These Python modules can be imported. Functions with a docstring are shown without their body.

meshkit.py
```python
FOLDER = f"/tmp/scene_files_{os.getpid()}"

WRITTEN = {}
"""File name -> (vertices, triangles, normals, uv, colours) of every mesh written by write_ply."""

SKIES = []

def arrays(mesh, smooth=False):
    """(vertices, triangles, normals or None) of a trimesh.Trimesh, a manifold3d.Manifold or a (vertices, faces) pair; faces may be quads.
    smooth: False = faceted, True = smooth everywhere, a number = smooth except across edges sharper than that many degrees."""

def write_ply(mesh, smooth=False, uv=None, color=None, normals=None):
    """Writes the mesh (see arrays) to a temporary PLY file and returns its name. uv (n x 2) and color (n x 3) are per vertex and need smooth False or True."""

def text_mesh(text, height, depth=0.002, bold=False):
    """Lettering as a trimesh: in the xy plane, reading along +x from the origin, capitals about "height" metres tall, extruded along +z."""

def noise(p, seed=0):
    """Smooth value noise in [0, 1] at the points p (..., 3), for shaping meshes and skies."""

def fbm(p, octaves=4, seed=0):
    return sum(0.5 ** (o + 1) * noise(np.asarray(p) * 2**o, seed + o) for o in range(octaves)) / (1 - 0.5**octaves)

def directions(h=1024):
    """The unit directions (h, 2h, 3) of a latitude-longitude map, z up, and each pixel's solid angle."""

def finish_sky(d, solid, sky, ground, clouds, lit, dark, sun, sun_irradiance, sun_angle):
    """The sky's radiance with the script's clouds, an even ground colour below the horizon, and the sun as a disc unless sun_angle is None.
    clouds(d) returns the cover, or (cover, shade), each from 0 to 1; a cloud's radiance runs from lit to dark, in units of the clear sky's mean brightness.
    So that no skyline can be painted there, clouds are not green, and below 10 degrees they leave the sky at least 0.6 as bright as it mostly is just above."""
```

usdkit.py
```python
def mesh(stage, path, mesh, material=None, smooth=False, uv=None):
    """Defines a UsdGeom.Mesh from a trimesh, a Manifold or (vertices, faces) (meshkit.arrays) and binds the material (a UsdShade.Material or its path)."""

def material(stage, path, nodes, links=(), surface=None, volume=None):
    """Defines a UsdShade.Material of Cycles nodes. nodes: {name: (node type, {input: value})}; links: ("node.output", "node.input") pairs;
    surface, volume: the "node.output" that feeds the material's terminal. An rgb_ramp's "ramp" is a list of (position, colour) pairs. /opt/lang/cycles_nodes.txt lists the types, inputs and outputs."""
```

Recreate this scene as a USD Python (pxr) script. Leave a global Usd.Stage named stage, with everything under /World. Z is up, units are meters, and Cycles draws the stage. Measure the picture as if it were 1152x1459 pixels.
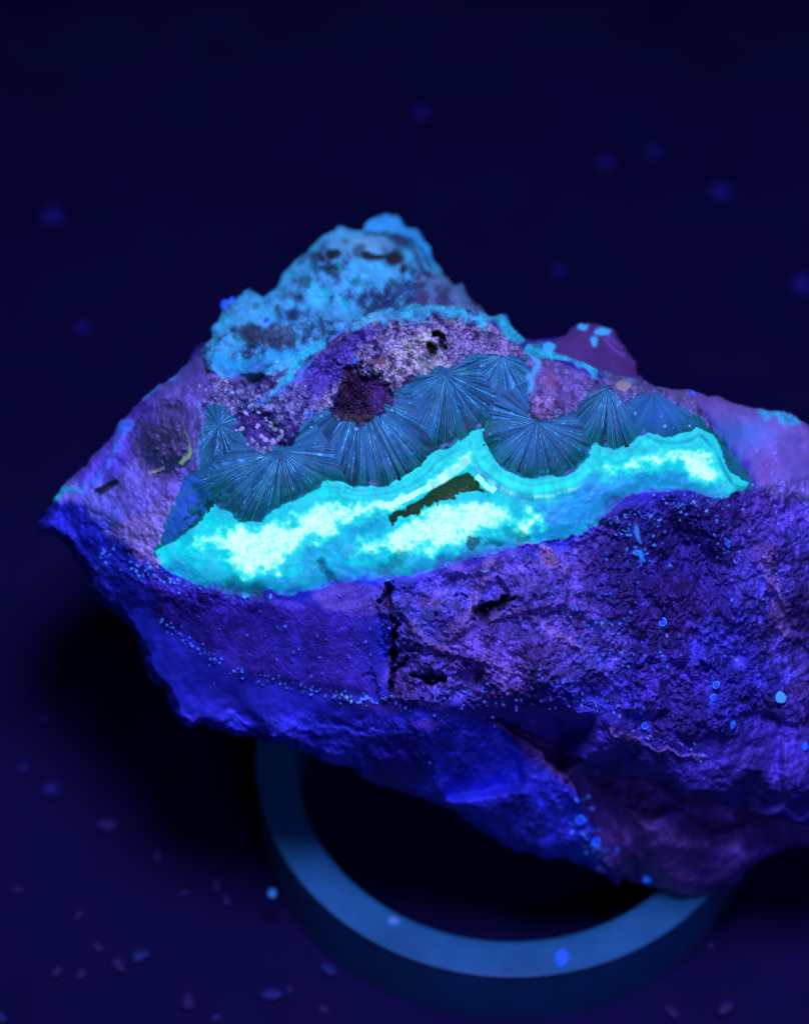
import math, random, numpy as np, trimesh, usdkit, shapely
from shapely.geometry import Polygon, LineString
from scipy import ndimage as ndi
from scipy.spatial import cKDTree
from scipy.interpolate import LinearNDInterpolator
from pxr import Usd, UsdGeom, UsdLux, UsdShade, Gf, Sdf, Vt

stage = Usd.Stage.CreateInMemory()
UsdGeom.SetStageUpAxis(stage, UsdGeom.Tokens.z); UsdGeom.SetStageMetersPerUnit(stage, 1.0)
UsdGeom.Xform.Define(stage, '/World'); UsdGeom.Scope.Define(stage, '/World/Looks')
RNG = np.random.default_rng(7)
MM = 0.001

# ------------------------------------------------------------------ camera, lamp
PITCH = math.radians(50.0); K = 0.0651 / 200.0
RING_H = 9.0                                            # mm, height of the ring's top above the table
RT = np.array([1.0, 0, 0]); UP = np.array([0, math.sin(PITCH), math.cos(PITCH)]); FW = np.array([0, math.cos(PITCH), -math.sin(PITCH)])
rd = 240.0 * (RT * (720 - 576) * K + UP * (729.5 - 1072) * K + FW)     # from the lens to the ring's centre
CAM = np.array([0, 0, RING_H]) - rd                     # mm
cam = UsdGeom.Camera.Define(stage, '/World/camera')
cam.AddTransformOp().Set(Gf.Matrix4d(*RT, 0, *UP, 0, *(-FW), 0, *(CAM * MM), 1))
cam.CreateHorizontalApertureAttr(36.0); cam.CreateVerticalApertureAttr(36.0 * 1024 / 808)
cam.CreateFocalLengthAttr(36.0 / (1152 * K)); cam.CreateClippingRangeAttr(Gf.Vec2f(0.01, 5.0))
cam.CreateFStopAttr(21.0); cam.CreateFocusDistanceAttr(0.201); cam.CreateExposureAttr(0.0)

LAMP = np.array([0.29, 0.17, 1.0])                      # what the violet torch sends to the lens side of the spectrum
AIM = CAM + 202 * FW + UP * -4
def lamp(name, pos, aim, w, h, inten, col=LAMP):
    L = UsdLux.RectLight.Define(stage, '/World/' + name)
    z = (pos - aim) / np.linalg.norm(pos - aim); x = np.cross([0, 1.0, 0.2], z); x /= np.linalg.norm(x); y = np.cross(z, x)
    L.AddTransformOp().Set(Gf.Matrix4d(*x, 0, *y, 0, *z, 0, *(pos * MM), 1))
    L.CreateWidthAttr(w * MM); L.CreateHeightAttr(h * MM); L.CreateIntensityAttr(inten); L.CreateColorAttr(Gf.Vec3f(*map(float, col)))
lamp('torch', CAM + UP * 86 + RT * 8 + FW * 48, AIM, 48, 48, 65.0)
lamp('second_torch', CAM - UP * 62 + RT * 60 + FW * 20, AIM - UP * 10, 50, 50, 9.5, (0.12, 0.09, 1.0))

# ------------------------------------------------------------------ helpers
def lin(c):
    c = np.asarray(c, float) / 255.0
    return np.where(c <= 0.04045, c / 12.92, ((c + 0.055) / 1.055) ** 2.4)
def body(c): return np.clip(lin(c) / LAMP, 0.004, 0.9)  # a reflecting colour, from how it looks under the violet torch
def see(c):
    """(reflecting colour, fluorescence) of a mineral that looks c (linear) under the torch: what the torch's own light cannot give, the mineral glows."""
    c = np.asarray(c, float); a = np.clip(c / LAMP, 0.004, 0.8); return a, np.clip(c - a * LAMP, 0, 2) * .7
def P3(px, py, D):
    """Point of the specimen at column px, row py of its face plan and D mm behind the face plane."""
    px, py, D = np.broadcast_arrays(np.asarray(px, float), py, D)
    z = (200.0 + D)[..., None]
    return (CAM + z * (RT * ((px - 576) * K)[..., None] + UP * ((729.5 - py) * K)[..., None] + FW)) * MM
def on_plane(px, py, h):
    d = RT * (px - 576) * K + UP * (729.5 - py) * K + FW
    return CAM + d * ((h - CAM[2]) / d[2])              # mm

LOOKS = {}
def vmat(name, rough=0.5, spec=0.4, bump=0.0, bscale=4000.0, coat=0.0):
    path = '/World/Looks/' + name
    nodes = {'a': ('attribute', {'attribute': 'alb'}), 'e': ('attribute', {'attribute': 'emi'}),
             'g': ('geometry', {}), 'n': ('noise_texture', {'scale': bscale, 'detail': 3.0, 'roughness': 0.6}),
             'b': ('bump', {'strength': bump, 'distance': 0.0002}),
             'p': ('principled_bsdf', {'roughness': rough, 'specular_ior_level': spec, 'emission_strength': 1.0, 'coat_weight': coat, 'coat_roughness': 0.15})}
    links = [('a.color', 'p.base_color'), ('e.color', 'p.emission_color')]
    if bump: links += [('g.position', 'n.vector'), ('n.fac', 'b.height'), ('b.normal', 'p.normal')]
    LOOKS[name] = usdkit.material(stage, path, nodes, links, surface='p.BSDF'); return LOOKS[name]
def put(path, v, f, mat, alb=None, emi=None, normals=None, smooth=False):
    v, f = np.asarray(v, np.float32), np.asarray(f, np.int32)
    m = UsdGeom.Mesh.Define(stage, path)
    m.CreatePointsAttr(Vt.Vec3fArray.FromNumpy(v)); m.CreateFaceVertexCountsAttr(Vt.IntArray.FromNumpy(np.full(len(f), 3, np.int32)))
    m.CreateFaceVertexIndicesAttr(Vt.IntArray.FromNumpy(f.ravel())); m.CreateSubdivisionSchemeAttr('none')
    if normals is not None:
        m.CreateNormalsAttr(Vt.Vec3fArray.FromNumpy(np.asarray(normals, np.float32))); m.SetNormalsInterpolation('vertex')
    pv = UsdGeom.PrimvarsAPI(m)
    for n, a in (('alb', alb), ('emi', emi)):
        if a is not None:
            a = np.broadcast_to(np.asarray(a, np.float32), v.shape).copy()
            pv.CreatePrimvar(n, Sdf.ValueTypeNames.Color3fArray, 'vertex').Set(Vt.Vec3fArray.FromNumpy(a))
    UsdShade.MaterialBindingAPI.Apply(m.GetPrim()).Bind(mat)
    return m.GetPrim()
def tag(p, label=None, cat=None, group=None, kind=None):
    for k, v in (('label', label), ('category', cat), ('group', group), ('kind', kind)):
        if v: p.SetCustomDataByKey(k, v)
    return p
COUNT = {}
def num(name):
    COUNT[name] = COUNT.get(name, -1) + 1
    return name if COUNT[name] == 0 else f'{name}_{COUNT[name]:03d}'

# ------------------------------------------------------------------ table
tm = usdkit.material(stage, '/World/Looks/dark_table', {
    'g': ('geometry', {}), 'n': ('noise_texture', {'scale': 45.0, 'detail': 5.0, 'roughness': 0.6}),
    'r': ('rgb_ramp', {'ramp': [(0.3, (0.007, 0.010, 0.046)), (0.7, (0.012, 0.015, 0.060))]}),
    'n2': ('noise_texture', {'scale': 2500.0, 'detail': 2.0}), 'b': ('bump', {'strength': 0.15, 'distance': 0.0001}),
    'p': ('principled_bsdf', {'roughness': 0.75, 'specular_ior_level': 0.15})},
    [('g.position', 'n.vector'), ('n.fac', 'r.fac'), ('r.color', 'p.base_color'), ('g.position', 'n2.vector'), ('n2.fac', 'b.height'), ('b.normal', 'p.normal')], surface='p.BSDF')
tb = trimesh.creation.box([1.0, 1.0, 0.02]); tb.apply_translation([0, 0.15, -0.01])
tag(usdkit.mesh(stage, '/World/table_top', tb, tm).GetPrim(), 'dark blue-black table top under the ring and the mineral', 'table', kind='structure')

# ------------------------------------------------------------------ ring stand (a turned ring: flat top, rounded lips)
def ring_profile(pts, name, parent, mat, jag=0.0, n=240):
    pts = np.array(pts); a = np.linspace(0, 2 * np.pi, n, endpoint=False)
    v = np.stack([np.outer(np.cos(a), pts[:, 0]), np.outer(np.sin(a), pts[:, 0]), np.broadcast_to(pts[:, 1], (n, len(pts)))], -1) * MM
    m = len(pts); i, j = np.meshgrid(np.arange(n), np.arange(m - 1), indexing='ij')
    A, B = i * m + j, ((i + 1) % n) * m + j
    f = np.concatenate([np.stack([A, B, B + 1], -1).reshape(-1, 3), np.stack([A, B + 1, A + 1], -1).reshape(-1, 3)])
    return usdkit.mesh(stage, f'{parent}/{name}', (v.reshape(-1, 3), f), mat, smooth=40)
def ring_mat(name, col, glow):
    return usdkit.material(stage, '/World/Looks/' + name, {
        'g': ('geometry', {}), 'n': ('noise_texture', {'scale': 160.0, 'detail': 5.0, 'roughness': 0.65}),
        'm': ('mix_color', {'a': tuple(col * 0.45), 'b': tuple(col * 1.3)}),
        'p': ('principled_bsdf', {'roughness': 0.42, 'specular_ior_level': 0.35, 'emission_color': tuple(glow), 'emission_strength': 1.0})},
        [('g.position', 'n.vector'), ('n.fac', 'm.fac'), ('m.result', 'p.base_color')], surface='p.BSDF')
ring = UsdGeom.Xform.Define(stage, '/World/ring_stand').GetPrim()
tag(ring, 'pale plastic ring lying on the table and carrying the glowing mineral', 'ring')
RO, RI = 27.7, 23.2
rm = ring_mat('ring_plastic', np.array([0.03, 0.44, 0.34]), (0, 0.0015, 0.004))
rw = ring_mat('ring_wall_plastic', np.array([0.03, 0.30, 0.30]), (0, 0.0008, 0.002))
ring_profile([(RI + .9, RING_H - .05)] + [(RI + .9 - .9 * math.sin(t), RING_H - .95 + .9 * math.cos(t)) for t in np.linspace(.1, 1.57, 6)], 'inner_lip', '/World/ring_stand', rm)
ring_profile([(RO - .25, RING_H), (RO - 1.4, RING_H + .02), (RO - 3.0, RING_H), (RI + .9, RING_H - .05)], 'top_face', '/World/ring_stand', rm)
ring_profile([(RO + .3, 0.05), (RO + .28, 2.0), (RO + .15, 6.0), (RO + .02, RING_H - .5)], 'outer_wall', '/World/ring_stand', rw)
ring_profile([(RO + .02, RING_H - .5), (RO + .06, RING_H - .2), (RO, RING_H + .10), (RO - .12, RING_H + .12), (RO - .25, RING_H)], 'seam_bead', '/World/ring_stand', rm)
ring_profile([(RI, RING_H - .95), (RI - .1, 4.0), (RI - .2, .05)], 'inner_wall', '/World/ring_stand', rw)

# ------------------------------------------------------------------ specimen: plan grid and fields
ST = 1.3; X0, X1, Y0, Y1 = 40, 1320, 296, 1296
gx, gy = np.arange(X0, X1, ST), np.arange(Y0, Y1, ST); PX, PY = np.meshgrid(gx, gy); H, W = PX.shape
def ns(scale, seed, x=None, y=None):
    """smooth noise, about N(0, 0.5), feature size scale"""
    x = PX if x is None else x; y = PY if y is None else y
    r = np.random.default_rng(seed).standard_normal((int(2400 / scale) + 8, int(2400 / scale) + 8))
    return ndi.map_coordinates(r, [(y + 100) / scale + 2, (x + 100) / scale + 2], order=3, mode='wrap', prefilter=False)
def fb(scale, seed, oct=4, g=0.55, x=None, y=None): return sum(g ** o * ns(scale / 2 ** o, seed + 31 * o, x, y) for o in range(oct))
def samp(F, x, y, order=1): return ndi.map_coordinates(F, [np.atleast_1d((np.asarray(y, float) - Y0) / ST), np.atleast_1d((np.asarray(x, float) - X0) / ST)], order=order, mode='nearest')
def window(x0, y0, x1, y1, m):
    return slice(max(0, int((y0 - m - Y0) / ST)), max(1, int((y1 + m - Y0) / ST) + 2)), slice(max(0, int((x0 - m - X0) / ST)), max(1, int((x1 + m - X0) / ST) + 2))
def sd(poly, warp=0.0, scale=14, seed=1, oct=3, m=55):  # signed distance from an outline, positive inside, with an uneven edge
    p = Polygon(poly).buffer(0); w = window(*p.bounds, m); x, y = PX[w], PY[w]; inside = shapely.contains_xy(p, x, y)
    d = np.where(inside, ndi.distance_transform_edt(inside), -ndi.distance_transform_edt(~inside)) * ST
    if warp: d = ndi.map_coordinates(d, [np.arange(d.shape[0])[:, None] + warp / ST * fb(scale, seed * 7 + 2, oct, x=x, y=y), np.arange(d.shape[1])[None] + warp / ST * fb(scale, seed * 7 + 1, oct, x=x, y=y)], order=1, mode='nearest')
    out = np.full((H, W), -float(m)); out[w] = np.maximum(d, -m); return out
def ld(line, warp=0.0, scale=14, seed=1, oct=3, m=34):  # distance from a line
    l = LineString(line).segmentize(2.0); t = cKDTree(np.array(l.coords)); w = window(*l.bounds, m); x, y = PX[w], PY[w]
    if warp: x, y = x + warp * fb(scale, seed * 7 + 1, oct, x=PX[w], y=PY[w]), y + warp * fb(scale, seed * 7 + 2, oct, x=PX[w], y=PY[w])
    out = np.full((H, W), float(m)); out[w] = t.query(np.stack([x, y], -1), distance_upper_bound=m, workers=-1)[0].clip(0, m); return out
def ss(d, a, b): t = np.clip((d - a) / (b - a), 0, 1); return t * t * (3 - 2 * t)
def cells(size, seed, stretch=1.0):
    r = np.random.default_rng(seed); nx, ny = int((X1 - X0) / size), int((Y1 - Y0) / size)
    c = np.stack(np.meshgrid(np.arange(nx), np.arange(ny)), -1).reshape(-1, 2) + r.uniform(0, 1, (nx * ny, 2))
    c = c * size + [X0, Y0]
    d, i = cKDTree(c).query(np.stack([PX + size * .25 * ns(size, seed + 5), PY + size * .25 * ns(size, seed + 6)], -1), k=2, workers=-1)
    return d[..., 0] / size, (d[..., 1] - d[..., 0]) / size, i[..., 0], r, len(c), c

SIL = [(52,745),(62,735),(75,712),(95,690),(118,668),(140,640),(170,600),(200,568),(235,545),(262,520),(285,490),(300,478),(310,455),(318,432),(335,425),(358,415),(375,424),(392,412),(402,388),(420,365),(445,348),(468,330),(490,325),(520,328),(526,312),(545,306),(565,310),(590,328),(608,352),(618,375),(632,390),(645,405),(658,402),(672,420),(676,432),(690,444),(722,446),(733,470),(745,480),(775,482),(800,478),(820,466),(832,464),(848,463),(870,468),(890,490),(905,520),(908,536),(930,548),(960,552),(985,556),(1000,562),(1030,572),(1060,580),(1095,583),(1125,588),(1152,600),(1200,620),(1280,690),(1300,900),(1280,1120),(1220,1190),(1152,1204),(1110,1212),(1080,1228),(1055,1252),(1030,1268),(1000,1277),(950,1280),(910,1272),(880,1262),(850,1245),(800,1225),(740,1215),(720,1208),(680,1180),(640,1158),(600,1140),(560,1130),(520,1112),(480,1092),(440,1075),(405,1066),(380,1062),(345,1052),(315,1038),(290,1032),(268,1036),(250,1018),(232,990),(218,970),(205,945),(195,920),(180,895),(160,875),(140,860),(128,845),(122,820),(112,800),(95,785),(75,768),(58,760)]
S = sd(SIL, 4, 22, 3) + 1.5 * fb(9, 33, 3) + 5.0 * fb(15, 36, 2) * ss(510 - PY, 0, 60) * ss(720 - PX, 0, 60)
# depth of facets: (column, row, mm behind the face plane)
CP = [(52,745,13),(75,712,12.5),(140,640,13),(200,568,12),(262,520,12),(310,455,18),(318,432,20),(402,388,22),(468,330,26),(545,306,32),(608,352,30),(645,405,28),(676,432,27),(722,446,22),(745,480,17),(848,463,20),(905,530,18),(985,556,8),(1060,580,12),(1152,600,14),(1300,690,22),(1300,900,24),(1300,1120,30),
      (1152,1204,24),(1080,1228,25.5),(1030,1268,26),(950,1280,26),(850,1245,25),(720,1208,19.5),(600,1140,13.5),(480,1092,12),(380,1062,10.5),(290,1032,10),(232,990,10.5),(195,920,12),(140,860,13.5),(120,820,13.5),
      # knob
      (345,470,12),(400,470,11),(440,460,12),(500,440,11),(560,420,12),(620,420,15),(450,390,16),(520,360,18),(580,380,19),(470,420,13),(330,515,7),(420,500,6.5),(640,430,14),
      # front ridge and upper face
      (430,520,3.5),(480,480,2.5),(530,448,2.5),(600,440,2.5),(660,440,3),(700,456,3.4),(735,490,3.6),(760,505,3.2),(800,515,4),(850,530,4.5),(880,545,5),(930,555,6),
      (470,500,1.0),(540,470,.5),(640,470,.8),(700,490,1),(400,560,1.2),(360,560,3),(515,560,.6),(640,530,0),(770,580,.4),(765,602,0),(865,560,1.2),(940,580,3),(400,640,0),(300,600,1.5),
      (150,680,10),(190,620,9.5),(240,560,8),(300,520,7),(200,690,5.5),(250,640,3.4),(180,740,6),(230,760,2.6),(130,720,9),(110,760,11.5),(160,800,8),(215,800,4),
      (330,740,-.2),(350,800,-.6),(450,740,-.6),(560,700,-.6),(680,640,-.6),(760,690,-1.0),(640,760,-1.0),(760,760,-.8),(880,650,-.2),(980,650,2.2),(1060,690,5.5),(1050,640,6),(1100,620,9),(1000,600,4),
      (240,820,3.4),(300,845,1.6),(380,855,.6),(450,855,0),(540,835,-.6),(620,815,-.8),(720,790,-.8),(820,765,-.4),(880,725,.4),(960,710,2.5),
      # facet below the band on the left and the edge under it
      (180,830,8),(225,880,7.5),(330,952,5),(430,980,3.8),(490,998,3.2),(545,1000,2.6),(360,880,2),(470,910,1.2),(535,900,.6),(260,960,8),(330,990,6.8),(440,1012,5.2),(545,1018,3.6),(300,1020,8.8),
      # broken middle block
      (575,850,-1.6),(640,860,-2.2),(700,850,-1.0),(760,850,-2.6),(600,930,-1.2),(680,930,-2.8),(760,930,-2.4),(840,900,-1.0),(620,995,-.4),(720,985,-1.0),(800,985,-1.4),(870,950,.2),(560,960,2.6),
      (900,760,1.4),(900,820,1.0),(960,770,5.5),(1000,790,5.2),(960,850,2.5),(1040,780,4.2),(1100,760,6.2),(1152,740,9),(1060,860,3.8),(1120,900,7.8),(1152,960,9.6),(920,930,.6),(1000,930,1.4),(1030,980,2.4),(1080,1000,6.5),
      (690,1012,1.6),(780,1010,.8),(860,1014,1.2),(900,1050,3.4),(950,1070,3.8),(1020,1085,5),(1080,1100,7),(1152,1120,9),(760,1040,4.5),(840,1078,4.5),(920,1098,6.5),(975,1118,6.5),(1030,1130,8),(1152,1172,13),
      # under the overhang
      (700,1026,5.5),(790,1062,15.5),(850,1098,16.5),(920,1115,16),(980,1138,15.5),(1040,1146,17),(1152,1186,19),(850,1170,15),(900,1200,17),(980,1210,19),(1060,1195,20),(830,1150,13),
      (560,1040,5),(400,1040,7.2),(660,1040,4.6),(480,1060,9),(620,1090,8.4),(740,1120,11.5),(760,1060,9),(800,1120,10.5),(700,1170,15.5),(830,1200,17),(880,1235,21)]
CP = np.array(CP, float)
cpx = np.vstack([CP, [[-200,-200,40],[1600,-200,40],[1600,1700,40],[-200,1700,40]]])
D = LinearNDInterpolator(cpx[:, :2], cpx[:, 2])(PX + 5 * fb(40, 11), PY + 5 * fb(40, 12))
D = ndi.gaussian_filter(D, 2.2)
ALB = np.zeros((H, W, 3)); EMI = np.zeros((H, W, 3)); ALB[:] = body((50, 38, 172))
def paint(mask, c=None, e=None):
    m = np.clip(mask, 0, 1)[..., None]
    if c is not None: ALB[:] = ALB * (1 - m) + m * c
    if e is not None: EMI[:] = EMI * (1 - m) + m * e

def look(mask, c): a, e = see(c); paint(mask, a, e)
# --- regions
BAND_TOP = [(223,786),(255,766),(276,750),(284,740),(302,721),(310,717),(323,730),(336,740),(347,742),(373,741),(391,727),(414,711),(440,700),(464,687),(475,688),(491,688),(512,693),(535,692),(556,688),(582,677),(598,665),(613,647),(634,634),(660,623),(676,610),(683,608),(687,626),(702,652),(718,665),(734,675),(755,682),(781,679),(807,673),(822,665),(835,652),(840,635),(848,632),(861,636),(880,640),(895,635),(908,622),(919,614),(929,615),(940,621),(961,623),(980,619),(993,610),(1006,615),(1021,631),(1032,649),(1040,667),(1050,683),(1066,688)]
BAND_BOT = [(1066,690),(1050,700),(1035,708),(1010,705),(985,700),(960,697),(930,697),(905,704),(890,714),(874,724),(856,738),(838,753),(822,761),(807,769),(790,767),(760,774),(730,783),(695,787),(678,793),(643,804),(608,813),(591,822),(565,826),(530,824),(504,826),(465,834),(440,844),(404,846),(388,840),(362,846),(347,848),(321,843),(295,841),(276,833),(253,824),(235,814),(224,800)]
band = sd(BAND_TOP + BAND_BOT, 4.0, 16, 5)
FANS = [(515,560,140,44),(635,533,112,3),(715,507,80,3),(765,600,92,4),(866,552,95,3),(932,558,78,6),(400,642,112,14),(312,604,62,4),(1005,620,40,8)]
FANREG = [(305,718),(284,738),(276,750),(255,766),(226,786),(236,745),(252,700),(262,680),(280,668),(283,640),(288,600),(296,578),(312,572),(330,590),(345,625),(372,640),(404,640),(424,618),(436,600),(450,590),(470,584),(480,596),(515,606),(548,590),(560,570),(557,556),(590,543),(625,528),(640,528),(664,514),(690,505),(716,504),(745,512),(756,528),(752,560),(752,590),(765,603),(800,592),(824,576),(838,560),(862,548),(880,562),(896,572),(920,556),(938,556),(960,575),(990,588),(1008,604),(1040,640),(1064,676),(1066,690),(1050,690)] + BAND_TOP[::-1][3:-3]
fan = sd(FANREG, 5.0, 9, 6)
fdist = np.stack([np.hypot(PX - a, PY - b) / r for a, b, r, _ in FANS]); fid = fdist.argmin(0)

# --- base: large tonal changes of the rock itself
big, mid, fine = fb(90, 21, 5), fb(26, 22, 4), fb(7, 23, 3)
paint(ss(sd([(40,640),(560,830),(556,1000),(250,990),(60,790)], 10, 30, 7), -8, 8), body((26, 34, 186)))
paint(ss(sd([(200,815),(455,862),(540,850),(548,1000),(440,985),(330,955),(230,890)], 6, 25, 8), -10, 10), body((38, 31, 164)))
paint(ss(sd([(225,885),(330,960),(480,1000),(690,1020),(840,1150),(850,1260),(600,1300),(200,1060)], 6, 25, 9), -8, 8), body((34, 38, 206)))
paint(ss(sd([(690,1020),(780,1056),(850,1096),(920,1110),(980,1130),(1160,1176),(1320,1200),(1250,1280),(900,1290),(860,1215),(826,1140)], 5, 20, 10), -4, 6), body((84, 52, 166)))
paint(ss(sd([(556,838),(700,800),(830,770),(880,740),(950,760),(900,900),(880,960),(800,985),(560,1000)], 12, 30, 11), -14, 14), body((82, 62, 198)))
paint(ss(sd([(870,730),(1060,700),(1080,780),(1010,900),(930,930),(860,880),(820,800)], 12, 30, 12), -16, 16) * .9, body((40, 27, 128)))
paint(ss(sd([(930,750),(1000,740),(1010,800),(940,860),(900,850)], 8, 20, 13), -10, 10) * .8, body((40, 24, 124)))
paint(ss(sd([(1060,700),(1320,640),(1320,1000),(1120,1000),(1060,860),(1040,760)], 12, 30, 14), -16, 16), body((72, 54, 192)))
# upper left lavender face, upper right tail
paint(ss(sd([(60,715),(140,630),(260,520),(310,500),(400,520),(330,640),(240,780),(215,805),(130,720)], 8, 24, 15), -8, 8), body((92, 80, 214)), np.array([0, .008, .02]))
paint(ss(sd([(105,668),(205,560),(235,600),(200,640),(165,690),(120,700)], 5, 20, 151), -4, 10), body((72, 54, 206)))
paint(ss(sd([(180,740),(270,690),(240,780),(215,810),(150,760)], 8, 20, 152), -6, 10), body((112, 92, 206)))
paint(ss(sd([(960,545),(1320,600),(1320,760),(1080,700),(1050,640)], 6, 22, 16), -8, 8), body((92, 70, 190)), np.array([0, .012, .03]))
paint(np.exp(-(((PX - 1055) / 50) ** 2 + ((PY - 618) / 24) ** 2)) * .8, body((50, 84, 198)), np.array([0, .04, .12]))
# grains
d1, e1, i1, r1, n1, c1 = cells(7.0, 41); v1 = r1.uniform(0, 1, n1)[i1]
d2, e2, i2, r2, n2, c2 = cells(4.0, 42); v2 = r2.uniform(0, 1, n2)[i2]
d3, e3, i3, r3, n3, c3 = cells(13.0, 43); v3 = r3.uniform(0, 1, n3)[i3]
dome1, dome2, dome3 = np.clip(1 - (d1 / .75) ** 2, 0, 1), np.clip(1 - (d2 / .75) ** 2, 0, 1), np.clip(1 - (d3 / .75) ** 2, 0, 1)
gap1, gap2 = ss(e1, .03, .22), ss(e2, .02, .25)
rough = ss(sd([(552,836),(700,795),(860,735),(960,700),(1320,680),(1320,1030),(900,1050),(860,1010),(552,1002)], 10, 25, 17), -12, 12)
fA0 = ss(sd([(200,825),(455,865),(545,850),(548,996),(440,980),(330,950),(230,885)], 5, 25, 18), -6, 14)
DN = 0.75 * big * ss(S, 0, 40) * (1 - .85 * fA0)
def planes(size, seed, slope):                          # broken faces: each patch tilts its own way
    _, e_, i_, r_, n_, c_ = cells(size, seed); t = r_.uniform(-slope, slope, (n_, 2)); o = r_.uniform(-.5, .5, n_) * slope * size * .4
    return ((PX - c_[i_][..., 0]) * t[i_][..., 0] + (PY - c_[i_][..., 1]) * t[i_][..., 1] + o[i_]) * .065
DN = DN + ndi.gaussian_filter(rough, 4) * ndi.gaussian_filter(planes(70, 401, .42), 2.2) + ss(PY, 1000, 1050) * (1 - rough) * ndi.gaussian_filter(planes(120, 403, .3), 3)
DN = DN + rough * (.55 * mid + .30 * fine - .32 * dome1 * v1 - .24 * dome2 * v2)
facetA = ss(sd([(200,825),(455,865),(545,850),(548,996),(440,980),(330,950),(230,885)], 5, 25, 18), -6, 10)
DN = DN + facetA * (.05 * mid + .06 * fine - .05 * dome1 * v1 - .06 * dome2 * v2)
ov = sd([(690,1018),(740,1030),(790,1060),(850,1094),(920,1108),(980,1130),(1160,1176),(1320,1200),(1250,1300),(900,1300),(860,1215),(838,1160),(800,1100),(760,1060)], 4, 16, 44, m=90)
DN = DN + 4.5 * ss(ov, -1, 5) * ss(80 - ov, 0, 70)
lowf = ss(PY, 1000, 1040) * (1 - rough)
DN = DN + lowf * (.45 * mid + .16 * fine - .08 * dome1 * v1 - .06 * dome2 * v2)
leftf = ss(400 - PX, 0, 120) * ss(860 - PY, -40, 40)
DN = DN + leftf * (.45 * mid + .16 * fine - .18 * dome1 * v1)
# grain colours: dark and light mineral grains mixed in the rock
tone = (.45 + .55 * gap2) * (.6 + .4 * gap1) * np.clip(.62 + .34 * fine + .3 * (v2 - .5) + .35 * (v1 - .5) + .22 * mid, 0, 1.4)
lace = np.clip(1.25 - 1.9 * np.abs(fb(17, 26, 4, .6)), 0, 1) ** 1.3; lace2 = np.clip(1.2 - 1.8 * np.abs(fb(6, 27, 3, .6)), 0, 1)
tone = tone * (1 - rough * .62 + rough * (.55 * lace + .50 * lace2)); DN = DN - rough * (.4 * lace + .08 * lace2) * .8
gm = np.clip(rough + .55 * facetA + .35 * leftf + .5 * lowf, 0, 1)[..., None]
ALB *= 1 + gm * ((0.30 + 1.35 * tone)[..., None] - 1)
ALB *= (1 - .2 * rough - .08 * leftf)[..., None]
ALB *= np.clip(1 + .25 * big + .16 * mid, .4, 1.7)[..., None]
hue = np.clip(.5 + .55 * fb(60, 24), 0, 1)[..., None]
ALB *= 1 + (np.array([1.14, 1.0, .96]) - 1) * hue + (np.array([.72, 1.0, 1.06]) - 1) * (1 - hue)

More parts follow.
